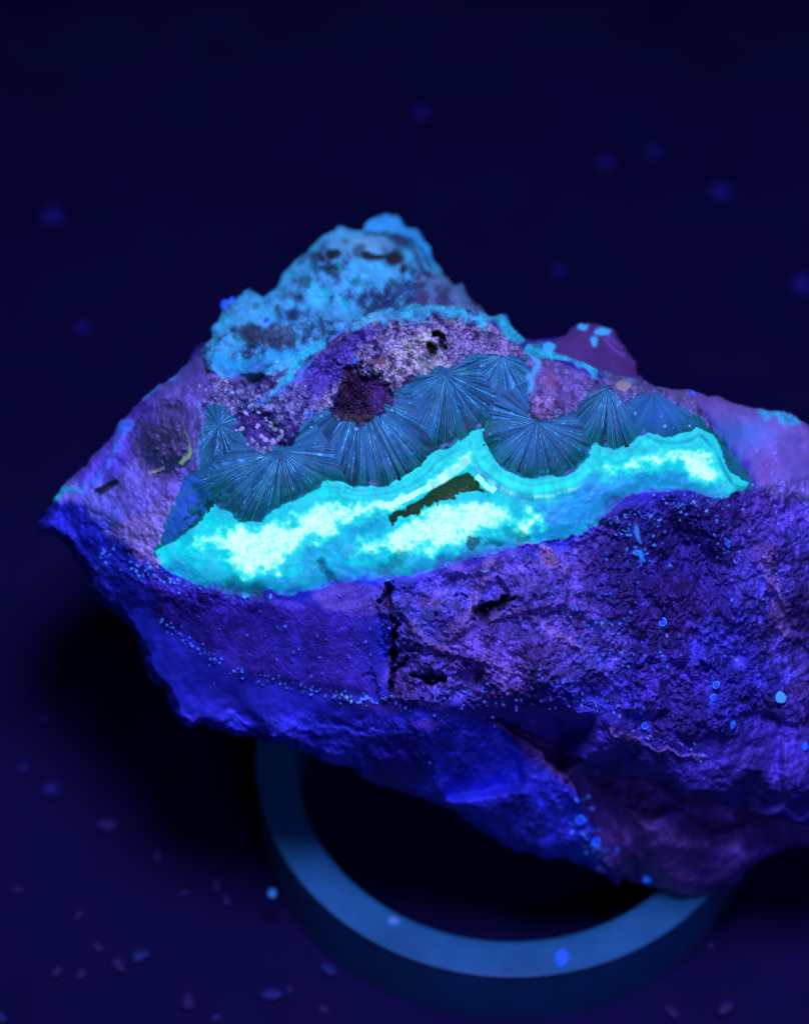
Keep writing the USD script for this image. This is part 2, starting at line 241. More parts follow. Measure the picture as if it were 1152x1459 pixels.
# --- granular crust of the upper face
CRUST = [(300,545),(360,540),(405,535),(440,512),(470,486),(505,462),(540,448),(600,448),(660,448),(700,462),(735,488),(752,512),(745,520),(715,506),(690,510),(640,530),(590,546),(560,558),(548,590),(515,604),(470,590),(440,604),(420,620),(404,640),(372,645),(345,628),(330,592),(312,572)]
UPPER = [(285,570),(330,545),(440,512),(503,464),(600,447),(700,460),(760,505),(845,535),(990,565),(1040,640),(900,615),(700,620),(560,690),(300,720)]
cr = sd(CRUST, 5, 14, 19); crm = ss(cr, -3, 4)
g = ((.35 + .65 * gap1) * (.5 + .5 * gap2) * np.clip(.56 + .5 * (v2 - .5) + .85 * (v1 - .5) + .3 * fine + .34 * mid, 0, 1.2))[..., None]
look(ss(sd(UPPER, 3, 14, 191), -3, 6), lin((30, 24, 96)) * np.clip(1 - g, 0, 1) + lin((112, 104, 208)) * g)
look(crm, lin((30, 20, 88)) * np.clip(1 - g, 0, 1) + lin((136, 128, 216)) * g)
viol = .85 * ss(4 * fine + 5 * mid + sd([(440,512),(475,486),(520,462),(545,452),(530,475),(505,505),(490,540),(455,560),(415,572),(410,555)], 8, 14, 20), -12, 12)
paint(viol * crm, body((56, 42, 176)) * (.35 + 1.0 * g), np.array([0, 0, .01]))
lc = ss(sd([(290,540),(380,548),(430,540),(470,596),(436,604),(404,642),(345,630),(300,585)], 6, 14, 205), -8, 8)
look(lc * crm * .8, lin((30, 26, 104)) * np.clip(1 - g, 0, 1) + lin((112, 116, 222)) * g)
prp = ss(sd([(625,480),(660,460),(720,480),(755,515),(720,505),(690,512),(660,514),(625,520)], 6, 14, 201), -6, 8)
look(prp * crm * .7, lin((104, 90, 186)) * (.2 + 1.0 * g))
pale = ss(sd([(520,515),(560,490),(612,470),(612,500),(640,512),(660,520),(632,532),(590,545),(560,555),(560,535),(525,530)], 8, 12, 202), -6, 8)
look(pale * crm * .85, lin((176, 176, 238)) * g ** 1.4 + lin((40, 26, 84)) * np.clip(1 - g, 0, 1))
whit = np.exp(-(((PX - 620) / 18) ** 2 + ((PY - 522) / 13) ** 2)); look(whit * .8, lin((160, 178, 238)) * (.4 + .6 * g))
dk = ss(sd([(484,520),(510,522),(548,540),(560,560),(556,585),(545,598),(515,606),(484,598),(474,580),(488,560)], 9, 15, 203) + 3 * fine, -9, 8)
paint(dk, body((36, 20, 62)) * (.25 + 1.3 * g), np.array([0, 0, 0]))
paint(dk * np.exp(-((PY - 598) / 9) ** 2) * .8, body((52, 42, 60)), np.array([0, .004, .004]))
paint(dk * np.exp(-((PX - 542) / 14) ** 2) * .6, body((70, 44, 150)) * (.4 + .9 * g))
dk2 = ss(sd([(330,590),(352,580),(385,592),(404,610),(400,632),(372,640),(350,640),(332,615)], 5, 10, 204), -5, 5)
paint(dk2 * .85, body((44, 30, 132)) * (.3 + 1.1 * g), np.zeros(3)); look(dk2 * (v1 > .72) * ss(dome1, .2, .7), lin((130, 140, 232)))
brn = np.exp(-(((PX - 542) / 15) ** 2 + ((PY - 515) / 6) ** 2)); paint(np.clip(brn * 1.5 - .3 + .2 * fine, 0, 1) * .8, body((78, 42, 56)), np.array([.008, .003, .001]))
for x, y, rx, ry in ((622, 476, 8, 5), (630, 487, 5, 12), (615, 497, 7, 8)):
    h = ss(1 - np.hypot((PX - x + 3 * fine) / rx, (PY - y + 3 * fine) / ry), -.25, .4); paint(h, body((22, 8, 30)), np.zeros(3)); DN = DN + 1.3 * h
DN = DN + crm * (.35 * mid - .34 * dome1 * v1 - .30 * dome2 * v2 + .12 * fine) + dk * .9 + dk2 * (.8 - .3 * dome3 * (v3 > .66))

# --- left nodule with its yellow edge
nd = np.hypot((PX - 238) / 46, (PY - 628) / 50); nm = ss(1 - nd + .2 * fine + .12 * mid, -.25, .4)
paint(nm, body((64, 54, 128)) * (.35 + 1.25 * g)); DN = DN + ss(1.25 - nd, 0, .5) * .6 - ss(1 - nd, 0, .6) * 2.2 - nm * .3 * dome1 * v1
paint(np.exp(-(((nd - 1.06) / .14) ** 2)) * .6 * (.4 + tone * .6), body((30, 20, 74)))
cd = ld([(262,612),(269,622),(272,640),(268,652),(258,660)], 1.5, 8, 21); cw = 1.4 + 2.8 * ss(PY, 622, 652)
ym = ss(cw - cd, -.5, 1.6); DN = DN - ym * .35
paint(ym * .9, body((60, 60, 70)), lin((128, 172, 140)) * (.3 + .85 * ss(cw - cd, 0, 4) * np.clip(tone, .5, 1.2))[..., None])
cd = ld([(212,673),(222,670),(232,666)], 1.0, 8, 22); ym2 = ss(3 - cd, -.5, 1.5); paint(ym2 * np.clip(tone * 1.2, 0, 1), body((60, 60, 70)), lin((128, 140, 140))); DN = DN - ym2 * .3
sl = ss(5 - ld([(138,702),(150,694),(165,687)], 1.5, 8, 23), -1, 2.5); paint(sl, body((28, 18, 50))); DN = DN + sl * 1.0

# --- fans: body colour of the clear sprays (the blades come later as geometry)
fm = ss(fan, -2, 2.5)
rr = fdist.min(0); ang = np.zeros_like(PX)
for k, (a, b, r, _) in enumerate(FANS): ang = np.where(fid == k, np.arctan2(PY - b, PX - a), ang)
tob = np.clip(-band, 0, 54)                              # distance from the glowing band
teal = np.exp(-(tob / (24.0 + 12 * ss(420 - PX, 0, 60))) ** 2.4)[..., None]
streak = np.clip(.5 + .5 * ns(1.0, 61, ang * 15 + 300 * fid, rr * 2.4 + 7 * fid) + .22 * ns(1.0, 62, ang * 40 + 300 * fid, rr * 4), 0, 1)[..., None]
femi = 1.25 * (lin((30, 88, 150)) * (1 - teal) + lin((0, 84, 96)) * teal) * (.35 + .8 * streak)
falb = np.array([.015, .05, .07]) * (.5 + .6 * streak) * (1 - .5 * teal)
paint(ss(fan, -9, -3) * ss(band, -9, -3), np.array([.01, .05, .08]), lin((0, 96, 118)))
paint(fm, falb, femi)
soft6 = np.exp(-(((PX - 935) / 45) ** 2 + ((PY - 590) / 38) ** 2)); paint(fm * soft6 * .6, body((40, 48, 150)), lin((14, 84, 150)))
lw = ss(sd([(226,786),(236,745),(252,700),(275,672),(300,690),(306,716),(284,740),(255,766)], 3, 14, 24), -3, 8)
paint(lw * fm, body((30, 40, 150)), lin((4, 74, 138)) * (.75 + .3 * tone[..., None]))
dpt = ss(sd([(278,690),(306,684),(304,714),(284,728),(276,705)], 7, 12, 241), -6, 8) + ss(sd([(310,716),(340,700),(375,706),(392,722),(372,738),(336,738)], 7, 12, 242), -6, 8)
paint(np.clip(dpt, 0, 1) * .75, body((10, 24, 60)), lin((2, 62, 84)) * (.6 + .5 * tone[..., None]))
DN = DN + fm * (-.06 * streak[..., 0] + .25)
# --- haze-blue skirts beneath the right band, cyan rims
rim2 = ss(sd([(1000,600),(1030,632),(1064,676),(1075,690),(1060,700),(1040,660),(1010,612)], 4, 16, 25), -6, 8); paint(rim2 * .9, np.array([.03, .10, .16]), lin((10, 84, 108)))

# --- brown dome of crust between sprays on the right, and the crust above it
rc = ss(sd([(756,512),(775,505),(800,516),(842,538),(860,550),(838,562),(822,578),(800,592),(772,602),(756,594),(753,560),(758,530)], 4, 12, 26), -2, 3)
paint(rc, body((84, 66, 166)) * (.45 + .8 * g), np.array([.01, .03, .06]) * tone[..., None])
d9 = ss(1 - np.hypot((PX - 777) / 27, (PY - 581) / 19) + .08 * fine, -.1, .2); paint(d9, body((104, 80, 170)) * (.25 + 1.2 * g)); DN = DN - d9 * (.5 + .25 * dome2 * v2)
rd_ = np.exp(-(((PX - 784 + 3 * fine) / 8) ** 2 + ((PY - 541 + 3 * fine) / 14) ** 2)); paint(np.clip(rd_ * 1.3, 0, 1) * .75 * np.clip(tone, .3, 1), body((110, 54, 74)), np.array([.012, .005, .01]))
cy = ss(7 - ld([(757,500),(762,515),(757,535),(756,555)], 4, 10, 27), -3, 6); paint(cy * .75, body((60, 90, 190)), lin((30, 140, 190)))
wn = ss(1 - np.hypot((PX - 888) / 13, (PY - 549) / 10) + .15 * fine, -.1, .3); paint(wn, body((128, 134, 165)), np.array([.03, .05, .05])); DN = DN - wn * .7
rt = ss(sd([(845,520),(900,535),(990,560),(1000,580),(960,575),(938,556),(920,556),(896,572),(880,562),(862,546)], 4, 10, 28), -2, 4) * (1 - wn)
paint(rt, body((92, 78, 180)) * (.4 + .9 * g), np.array([.008, .02, .04])); DN = DN - rt * .3 * dome1 * v1

# --- the knob behind the ridge: fluorescing pale cyan skin over brown rock
KNOB = [(285,500),(300,478),(312,440),(318,425),(360,400),(400,380),(470,318),(545,296),(610,340),(660,390),(700,440),(690,452),(660,440),(600,437),(545,444),(505,458),(470,482),(445,500),(420,520),(390,535),(340,532),(318,540),(296,525)]
kb = sd(KNOB, 2, 12, 29); km = ss(kb, -1.5, 3)
kt = np.clip((.7 + .3 * gap1) * (.75 + .25 * gap2) * (.80 + .2 * v1) + .40 * mid + .30 * fb(13, 71, 3) + .20 * fine, 0, 1)
dkk = ss(sd([(440,438),(520,425),(590,418),(600,438),(545,444),(505,458),(470,482),(450,486),(425,470),(415,448)], 9, 14, 30), -14, 12)
dk3 = ss(sd([(332,468),(350,462),(420,462),(428,478),(420,492),(370,496),(338,490)], 6, 12, 31), -5, 8)
kt = np.clip((kt - .5) * 1.55 + .44 - .38 * dkk - .55 * dk3, 0, 1)[..., None]
paint(km, body((60, 84, 190)) * (.3 + .8 * kt), lin((8, 22, 44)) * (1 - kt) ** 1.2 + lin((16, 124, 160)) * kt ** 1.5)
grey = np.exp(-(((PX - 520) / 45) ** 2 + ((PY - 348) / 16) ** 2)); paint(km * grey * .75, body((76, 80, 150)), lin((62, 122, 172)) * (.5 + .55 * kt))
paint(km * dk3 * .6, body((66, 62, 108)) * (.3 + .9 * g), lin((14, 34, 52)))
rpk = ss(sd([(600,395),(640,392),(690,420),(690,445),(640,438),(596,440)], 6, 12, 32), -10, 10); paint(km * rpk * .75, body((92, 76, 160)) * (.5 + .6 * g), lin((36, 62, 118)) * (.3 + .7 * kt))
flk = ss(sd([(520,330),(530,304),(550,300),(600,330),(625,378),(612,378),(585,342),(560,332)], 3, 12, 33), -2, 4)
paint(flk, body((50, 60, 160)), lin((20, 128, 206)) * (.75 + .3 * kt)); DN = DN + flk * 1.4
for pts, w in (([(520,330),(555,336),(585,352),(600,378),(612,392)], 4.0), ([(578,340),(600,356),(614,376)], 3.0)):
    q = ss(w - ld(pts, 2, 10, 34), -2, 2.5); paint(q * .8, body((24, 26, 70)), lin((16, 30, 70))); DN = DN + 1.2 * q
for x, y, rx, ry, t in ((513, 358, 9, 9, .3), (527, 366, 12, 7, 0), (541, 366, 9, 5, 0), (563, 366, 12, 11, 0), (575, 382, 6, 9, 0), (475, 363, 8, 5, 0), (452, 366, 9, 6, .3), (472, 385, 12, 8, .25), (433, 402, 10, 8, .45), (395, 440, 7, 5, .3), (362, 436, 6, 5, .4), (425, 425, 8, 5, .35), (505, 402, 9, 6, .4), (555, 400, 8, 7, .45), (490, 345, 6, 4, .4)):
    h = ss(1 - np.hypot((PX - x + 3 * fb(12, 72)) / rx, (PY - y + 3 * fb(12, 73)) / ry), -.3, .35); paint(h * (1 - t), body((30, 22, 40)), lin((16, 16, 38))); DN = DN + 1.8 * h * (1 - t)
rimk = km * np.exp(-(S / 9.0) ** 2) * (1 - rpk) ; paint(rimk * .5 * np.clip(.6 + .6 * mid, 0, 1), None, lin((10, 112, 196)))
DN = DN + km * (1.5 * mid + .8 * fb(13, 71, 3) - .7 * dome3 * v3 - .35 * dome1 * v1 - .2 * dome2 * v2)
# the pale ledge across the knob's foot, the cyan rims of the front ridge
def cyan(line, w, col, warp=3, seed=1, prox=None, k=1.0, relief=.3):
    global DN
    wv = w * np.clip(.85 + .55 * fb(22, 500 + seed, 3), .25, 1.6); q = ss(wv - ld(line, warp, 10, seed), -w * .45, w * .55) * k; paint(q, np.array([.08, .14, .30]), lin(col) * (.35 + .95 * np.clip(tone, 0, 1.1))[..., None]); DN = DN - relief * q; return q
cyan([(312,512),(330,522),(355,518),(385,510),(420,502)], 9, (14, 150, 220), 5, 40)
cyan([(300,515),(322,532),(345,528),(370,522)], 6, (14, 130, 205), 5, 41, k=.8)
cyan([(458,488),(444,500),(430,510),(418,525),(408,540),(396,552),(385,562)], 5.5, (16, 178, 226), 2, 42)
cyan([(470,484),(452,502),(436,520),(424,540),(405,556),(390,566)], 3.2, (50, 110, 214), 2, 43)
cyan([(385,562),(370,575),(355,582)], 5, (24, 100, 180), 3, 431, k=.7)
cyan([(503,466),(530,452),(548,446)], 5, (70, 160, 224), 3, 44)
cyan([(548,448),(572,446),(600,444),(630,442),(660,447),(686,458)], 9, (44, 164, 214), 4, 45)
cyan([(530,456),(552,450),(575,458),(590,462),(612,456)], 4, (96, 178, 226), 3, 46, k=.8)
cyan([(470,484),(490,472),(510,462)], 3, (70, 120, 214), 2, 47)
cyan([(692,450),(715,452),(726,468),(735,478)], 10, (24, 156, 206), 3, 48)
cyan([(752,497),(775,500),(800,506),(830,516),(845,530)], 8, (14, 176, 226), 4, 49)
cyan([(845,530),(870,538),(900,540)], 4, (40, 130, 215), 4, 491, k=.6)
cyan([(1085,588),(1105,590),(1130,600)], 7, (16, 150, 214), 4, 50, k=.85)
cyan([(180,600),(168,625),(160,655),(140,680),(112,700)], 6, (44, 96, 228), 3, 51, k=.75)
cyan([(82,704),(95,697),(112,701)], 9, (8, 140, 206), 3, 52)
cyan([(205,566),(232,546),(250,534)], 6, (16, 110, 210), 3, 53, k=.7)
cyan([(285,572),(290,600),(282,640),(278,668)], 3.5, (90, 130, 224), 4, 54, k=.55)
# rear crystal on the right (rosy, smooth) with cyan tips
RC = [(790,484),(815,466),(850,455),(880,470),(905,505),(915,540),(900,540),(870,532),(835,518),(800,506),(770,496)]
rcm = ss(sd(RC, 1.5, 12, 34), -1, 3)
paint(rcm, body((76, 48, 150)) * (.9 + .12 * tone[..., None]), np.array([.006, .004, .02]))
for x, y, rx, ry in ((829, 466, 9, 6), (858, 472, 13, 7), (846, 487, 6, 9), (782, 494, 10, 8)):
    h = ss(1 - np.hypot((PX - x) / rx, (PY - y) / ry) + .2 * fine, -.1, .35); paint(h, body((60, 90, 190)), lin((36, 140, 218))); DN = DN - .8 * h
# --- scattered little patches
cyan([(905,748),(908,762),(913,775)], 3.4, (26, 118, 228), 1, 55); cyan([(905,785),(915,790),(912,800)], 2.6, (26, 110, 226), 2, 56)

# --- cracks and hollows
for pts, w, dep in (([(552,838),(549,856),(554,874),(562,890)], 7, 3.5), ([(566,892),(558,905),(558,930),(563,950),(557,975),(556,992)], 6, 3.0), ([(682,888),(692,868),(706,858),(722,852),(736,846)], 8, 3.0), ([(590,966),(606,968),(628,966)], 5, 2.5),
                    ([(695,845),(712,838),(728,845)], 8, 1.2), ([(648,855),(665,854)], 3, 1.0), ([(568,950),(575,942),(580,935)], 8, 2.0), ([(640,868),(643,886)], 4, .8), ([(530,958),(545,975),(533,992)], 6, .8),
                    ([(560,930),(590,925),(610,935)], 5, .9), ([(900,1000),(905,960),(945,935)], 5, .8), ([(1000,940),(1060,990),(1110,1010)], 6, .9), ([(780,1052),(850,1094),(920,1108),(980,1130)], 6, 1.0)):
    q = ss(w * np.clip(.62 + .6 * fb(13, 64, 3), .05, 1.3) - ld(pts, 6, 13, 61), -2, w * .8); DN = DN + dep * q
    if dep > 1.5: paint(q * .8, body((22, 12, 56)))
for pts, w in (([(640,905),(665,880),(680,850),(695,820),(700,800)], 9), ([(800,810),(782,800),(772,785)], 10), ([(700,880),(740,870),(790,900),(840,930)], 7), ([(690,940),(720,960),(715,985)], 5), ([(590,890),(600,915),(640,920)], 6), ([(875,1040),(905,1062),(960,1070),(1005,1078)], 3.5), ([(1090,780),(1100,830),(1120,900)], 12), ([(745,770),(800,800)], 6)):
    q = ss(w - ld(pts, 7, 14, 62), -3, w * .9); paint(q * .55, body((126, 92, 214)) * (.5 + .6 * tone[..., None])); DN = DN - .5 * q
for pts, w in (([(940,930),(936,1000),(924,1042)], 5), ([(960,870),(1000,900),(1058,950),(1086,990)], 6), ([(905,775),(950,842),(965,872)], 5), ([(1020,1084),(1070,1096),(1152,1118)], 4), ([(592,1148),(640,1092),(662,1040)], 8), ([(702,1042),(752,1100),(800,1160)], 7), ([(900,1205),(955,1160),(985,1145)], 12), ([(1020,1215),(1060,1222),(1100,1206)], 14), ([(330,1020),(430,1040),(520,1046)], 6), ([(760,960),(840,1000),(890,1010)], 5)):
    q = ss(w - ld(pts, 8, 18, 63), -4, w) * np.clip(.5 + .6 * mid, 0, 1); ALB *= (1 + .75 * q)[..., None]; DN = DN - .45 * q
rb = np.exp(-(((PX - 615) / 22) ** 2 + ((PY - 858) / 7) ** 2)); paint(rb * .6, body((92, 52, 106)))
rb = np.exp(-(((PX - 782) / 10) ** 2 + ((PY - 795) / 10) ** 2)); paint(rb * .7, body((96, 52, 74)))
rb = np.exp(-(((PX - 612) / 20) ** 2 + ((PY - 1032) / 7) ** 2)); paint(rb * .5, body((76, 30, 110)))
paint(ss(sd([(455,835),(560,832),(556,880),(470,868),(430,850)], 8, 16, 35), -8, 8) * .6, body((86, 66, 178)) * (.4 + .8 * tone[..., None]))

# --- sparkling grains: fluorescing specks along edges
def specks(line, w, prob, col, cell=1, seed=1, alb=(120, 130, 240)):
    global DN
    dd, ii, n, cc = ((d1, i1, n1, c1), (d2, i2, n2, c2))[cell - 1]
    pick = np.random.default_rng(seed).uniform(0, 1, n); l = LineString(line)
    dist = shapely.distance(shapely.points(cc), l); p = prob * np.exp(-(dist / w) ** 2)
    sz = np.random.default_rng(seed + 50).uniform(.1, 1, n) ** 1.6; q = ss(.28 + .42 * sz[ii] - dd + .12 * fine, -.12, .22) * (pick < p * .75)[ii]; br = (.15 + 1.0 * sz[ii])[..., None]; paint(q * .9, see(lin(col) * br)[0], lin(col) * br * .7); DN = DN - .25 * q
specks([(225,880),(280,925),(330,955),(430,980),(480,995),(548,998)], 6, .55, (50, 90, 226), 2, 1)
specks([(480,994),(520,1000),(550,997)], 5, .8, (90, 150, 250), 2, 2)
specks([(150,795),(200,815),(245,825),(280,838)], 9, .5, (50, 110, 236), 2, 3)
specks([(130,710),(150,760),(180,790)], 14, .25, (50, 100, 226), 2, 4)
specks([(350,846),(400,852)], 8, .5, (40, 130, 214), 1, 5)
specks([(690,790),(760,785),(800,835),(860,860),(890,935)], 34, .10, (40, 80, 216), 2, 6)
specks([(880,745),(905,770),(920,790)], 20, .28, (34, 108, 226), 2, 7); specks([(930,735),(960,720),(1000,720)], 16, .3, (60, 96, 226), 2, 8)
specks([(1025,735),(1035,790)], 16, .2, (60, 90, 226), 2, 9); specks([(890,925),(950,930),(1010,915)], 20, .12, (50, 80, 220), 2, 10)
specks([(830,890),(850,920),(880,945)], 18, .2, (40, 100, 236), 2, 11); specks([(760,955),(850,990),(900,1010)], 16, .15, (60, 90, 230), 2, 12)
specks([(560,1010),(680,985),(760,985)], 8, .3, (50, 70, 216), 2, 13); specks([(700,1000),(880,1005),(920,1050),(1000,1075)], 8, .28, (70, 84, 220), 2, 14)
specks([(835,1165),(820,1190),(860,1225)], 20, .5, (44, 84, 220), 1, 15); specks([(960,690),(1152,690),(1152,800),(1000,900)], 60, .05, (80, 90, 230), 2, 16)
specks([(300,560),(330,560),(420,560),(460,600)], 30, .08, (110, 150, 236), 2, 17); specks([(700,610),(860,600),(960,590)], 40, .012, (60, 150, 236), 2, 18)
specks([(300,880),(450,920),(540,900)], 50, .03, (60, 80, 226), 2, 19)
specks([(580,870),(700,920),(640,980)], 70, .06, (70, 70, 226), 2, 20)

# --- the glowing band
bm = ss(band, -1.5, 2.5)
BB = ld(BAND_BOT, 3, 12, 86, m=50)
bm = np.clip(bm * (.12 + .88 * ss(BB + 4 * mid + 3 * fine, -1, 17)), 0, 1)
tb_ = ndi.distance_transform_edt(~(fan > 0)) * ST        # distance below the clear sprays
BT = np.array(LineString(BAND_TOP).segmentize(2.0).coords); bdist, bidx = cKDTree(BT).query(np.stack([PX, PY], -1), workers=-1)
stria = np.clip(.5 + .5 * ns(1.0, 81, bidx * .42, bdist * .05) + .25 * ns(1.0, 82, bidx * 1.1, bdist * .07), 0, 1)
layer = np.clip(.5 + .5 * ns(1.0, 83, bdist * .30, bidx * .012 + 5) + .2 * ns(1.0, 84, bdist * .7, bidx * .02), 0, 1)
cb = np.clip(.55 + .35 * mid + .2 * fine, 0, 1)[..., None]
bandcol = lin((0, 160, 208)) * (1 - cb) + lin((2, 222, 236)) * cb
paint(bm, np.array([.04, .10, .12]), bandcol)
UP_ = ss(34 - bdist, -3, 6) * bm                         # the layered upper band
laycol = (lin((0, 160, 206)) * (1 - layer[..., None]) + lin((24, 238, 240)) * layer[..., None]) * (.72 + .42 * stria[..., None])
paint(UP_ * ss(PX, 420, 500), None, laycol)
ol = bm * np.exp(-((bdist - 29 - 3 * mid) / (2.2 + 1.6 * stria)) ** 2) * ss(PX, 660, 690) * ss(850 - PX, 0, 30) * np.clip(1.6 * stria - .2, 0, 1)
paint(ol * .8, None, lin((130, 248, 240))); DN = DN - .2 * ol
paint(bm * np.exp(-((bdist - 3) / 3.0) ** 2) * .55 * ss(PX, 430, 480), None, lin((40, 214, 226)))
paint(ss(sd([(815,705),(840,680),(880,668),(905,690),(880,725),(840,752),(790,768),(740,768),(760,735)], 7, 16, 36), -9, 9) * bm, body((40, 90, 170)), lin((0, 132, 206)) * (.62 + .62 * cb))
paint(ss(sd([(905,668),(960,672),(985,690),(940,694),(900,690)], 6, 14, 37), -8, 7) * bm * .7, None, lin((0, 162, 216)))
paint(ss(sd([(430,780),(500,742),(556,742),(540,770),(500,800),(560,820),(460,838),(420,830)], 7, 14, 38), -9, 10) * bm * .8, None, lin((0, 166, 220)) * (.6 + .6 * cb))
paint(ss(sd([(224,790),(300,800),(330,825),(400,830),(440,845),(300,850)], 7, 16, 39), -10, 12) * bm * .8, None, lin((0, 176, 216)) * (.6 + .6 * cb))
edge = bm * ss(30 + 12 * mid - BB, 0, 26) * ss(bdist, 14, 30); paint(edge * .8, body((30, 60, 130)), lin((0, 104, 164)) * (.55 + .7 * cb))
WH = [[(266,781),(295,758),(326,752),(347,755),(373,758),(388,753),(409,742),(427,732),(453,719),(486,716),(504,723),(525,720),(546,714),(569,708),(608,693),(634,667),(650,652),(671,641),(672,660),(634,686),(608,701),(569,723),(546,728),(525,731),(509,737),(486,745),(478,761),(452,766),(430,774),(404,784),(407,794),(401,810),(373,818),(352,820),(331,807),(310,794),(289,786)],
      [(505,782),(540,767),(560,752),(590,738),(620,729),(650,717),(676,706),(700,708),(722,718),(727,738),(710,752),(690,758),(668,765),(650,776),(600,784),(560,787),(525,792)],
      [(744,726),(764,728),(772,740),(756,758),(741,766),(735,746)],
      [(862,665),(891,661),(914,652),(922,647),(938,640),(961,646),(987,643),(998,636),(1011,641),(1013,657),(1024,673),(1008,681),(987,678),(977,664),(956,661),(935,658),(914,661),(891,671),(862,671)]]
core = np.full((H, W), -40.0)
for k, w in enumerate(WH): core = np.maximum(core, sd(w, (7, 8, 6, 5)[k], 12, 90 + k, 4))
fur = 2.0 + 3.6 * fb(14, 97, 3) + 3.2 * fb(5, 98, 2) + 1.6 * fb(2.6, 99, 2)
spot = sum(ss(1 - np.hypot((PX - x) / a_, (PY - y) / b_), 0, .7) * k_ for x, y, a_, b_, k_ in ((327, 789, 28, 10, 16), (422, 749, 15, 8, 14), (300, 775, 30, 8, 6), (600, 770, 34, 9, 4), (700, 744, 14, 9, 5), (1003, 655, 10, 8, 6)))
spot = spot + 9 * ss(fb(20, 101, 3), .45, 1.1)
cv = core + fur - spot
tc = np.clip(.34 * ss(cv, -22, -2) + .40 * ss(cv, -5, 5) + .26 * ss(cv, 1, 16), 0, 1); tc = tc * (.86 + .14 * gap1) * np.clip(.93 + .12 * fb(4, 102, 2), .6, 1.08)
xs = [0, .34, .6, .82, 1]; rp = np.array([lin(c_) for c_ in ((0, 150, 200), (0, 212, 230), (60, 238, 236), (176, 252, 240), (214, 255, 246))])
rampc = np.stack([np.interp(tc, xs, rp[:, j]) for j in range(3)], -1)
paint(ss(cv, -16, -1) * bm, np.array([.05, .08, .08]), rampc); core = ss(cv, -1, 3)
# lit blue-green fringe round the core
# dark wedge and pits in the band
WEDGE = [(668,672),(650,678),(634,686),(608,702),(600,710),(569,725),(552,734),(556,745),(577,738),(598,732),(613,718),(634,714),(655,704),(673,696),(694,703),(676,680)]
wx, wy = PX + 1.5 * fine, PY + 5 * fb(5, 76, 2) * ss(PY - (PX * -.42 + 965), -6, 6)
wd = samp(sd(WEDGE), wx, wy); wm = ss(wd, -1.2, 2.5)
paint(wm, body((60, 56, 74)) * (.5 + .5 * g), lin((30, 40, 46)) * (.4 + .6 * cb)); DN = DN + 3.4 * wm
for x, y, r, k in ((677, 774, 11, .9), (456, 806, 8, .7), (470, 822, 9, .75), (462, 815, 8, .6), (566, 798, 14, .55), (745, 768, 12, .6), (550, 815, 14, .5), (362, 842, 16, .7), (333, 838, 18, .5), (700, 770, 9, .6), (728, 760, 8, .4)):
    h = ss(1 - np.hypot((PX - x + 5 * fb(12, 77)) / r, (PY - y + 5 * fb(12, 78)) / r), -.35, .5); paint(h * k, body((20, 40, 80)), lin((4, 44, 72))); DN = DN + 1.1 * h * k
hz = np.exp(-(((PX - 845) / 12) ** 2 + ((PY - 678) / 6) ** 2)); paint(hz * .6 * bm, None, lin((0, 110, 170)))
DN = DN + bm * (.45 * mid + .12 * fine) - core * (.25 * dome1 * v1 + .18 * dome2 * v2) - UP_ * (.10 * layer + .10 * stria) - bm * .5 * ss(band, 0, 14)

# ---- edges roll away towards the outline
curl = np.clip(1 - S / 14, 0, 2) ** 2 * 3.0
D = D + DN + curl

# ------------------------------------------------------------------ skin meshes, one for each part of the specimen
SPEC = '/World/mineral_specimen'
sp = UsdGeom.Xform.Define(stage, SPEC).GetPrim()
tag(sp, 'jagged violet mineral specimen with a glowing cyan band and fan-shaped crystal sprays', 'mineral')
z_min = RING_H + .25
pts = P3(PX, PY, D); low = pts[..., 2] < z_min * MM
pts[..., 2] = np.maximum(pts[..., 2], z_min * MM)
mask = S > 0
reg = np.zeros((H, W), int)                               # 0 lower rock
names = {0: 'violet_matrix', 1: 'left_face', 2: 'granular_crust', 3: 'clear_crystal', 4: 'glowing_band', 5: 'white_glowing_core', 6: 'rear_knob', 7: 'rear_crystal', 8: 'brown_nodule', 9: 'right_tail', 10: 'dark_hollow', 11: 'dark_crystal_cluster', 12: 'facet_slab', 13: 'lower_facet', 14: 'shaded_facet', 15: 'cyan_rim', 16: 'brown_crust_dome', 17: 'pale_pebble'}
reg[(PY > 1005) & (lowf > .5)] = 13
reg[sd([(690,1020),(780,1056),(850,1096),(920,1110),(980,1130),(1160,1176),(1320,1200),(1250,1300),(900,1300),(860,1215),(826,1140)]) > 0] = 14
reg[facetA > .5] = 12
reg[leftf > .5] = 1; reg[sd([(960,545),(1320,600),(1320,740),(1080,700),(1050,640)]) > 0] = 9
reg[(crm > .5) | (rt > .5) | (rc > .5)] = 2; reg[fm > .5] = 3; reg[km > .5] = 6; reg[rcm > .5] = 7
reg[ss(5 - ld([(458,488),(444,500),(430,510),(418,525),(408,540),(396,552)]), 0, 1) > .3] = 15
reg[(ld([(530,452),(572,446),(630,442),(660,447),(686,458)]) < 7) | (ld([(752,497),(800,506),(845,530)]) < 6)] = 15
reg[nm > .5] = 8; reg[(dk > .5) | (dk2 > .5)] = 11; reg[d9 > .5] = 16; reg[wn > .5] = 17
reg[(bm > .4)] = 4; reg[core > .5] = 5; reg[wm > .5] = 10
du, dv = np.gradient(pts, axis=1), np.gradient(pts, axis=0)
nor = np.cross(dv, du); nor /= np.linalg.norm(nor, axis=-1, keepdims=True) + 1e-12
nor *= np.sign((nor * (CAM * MM - pts)).sum(-1, keepdims=True).mean() or 1)
q = mask[:-1, :-1] & mask[1:, :-1] & mask[:-1, 1:] & mask[1:, 1:]
idx = np.arange(H * W).reshape(H, W)
ALB = np.clip(ALB, .003, .9); EMI = np.clip(EMI, 0, 1.6)
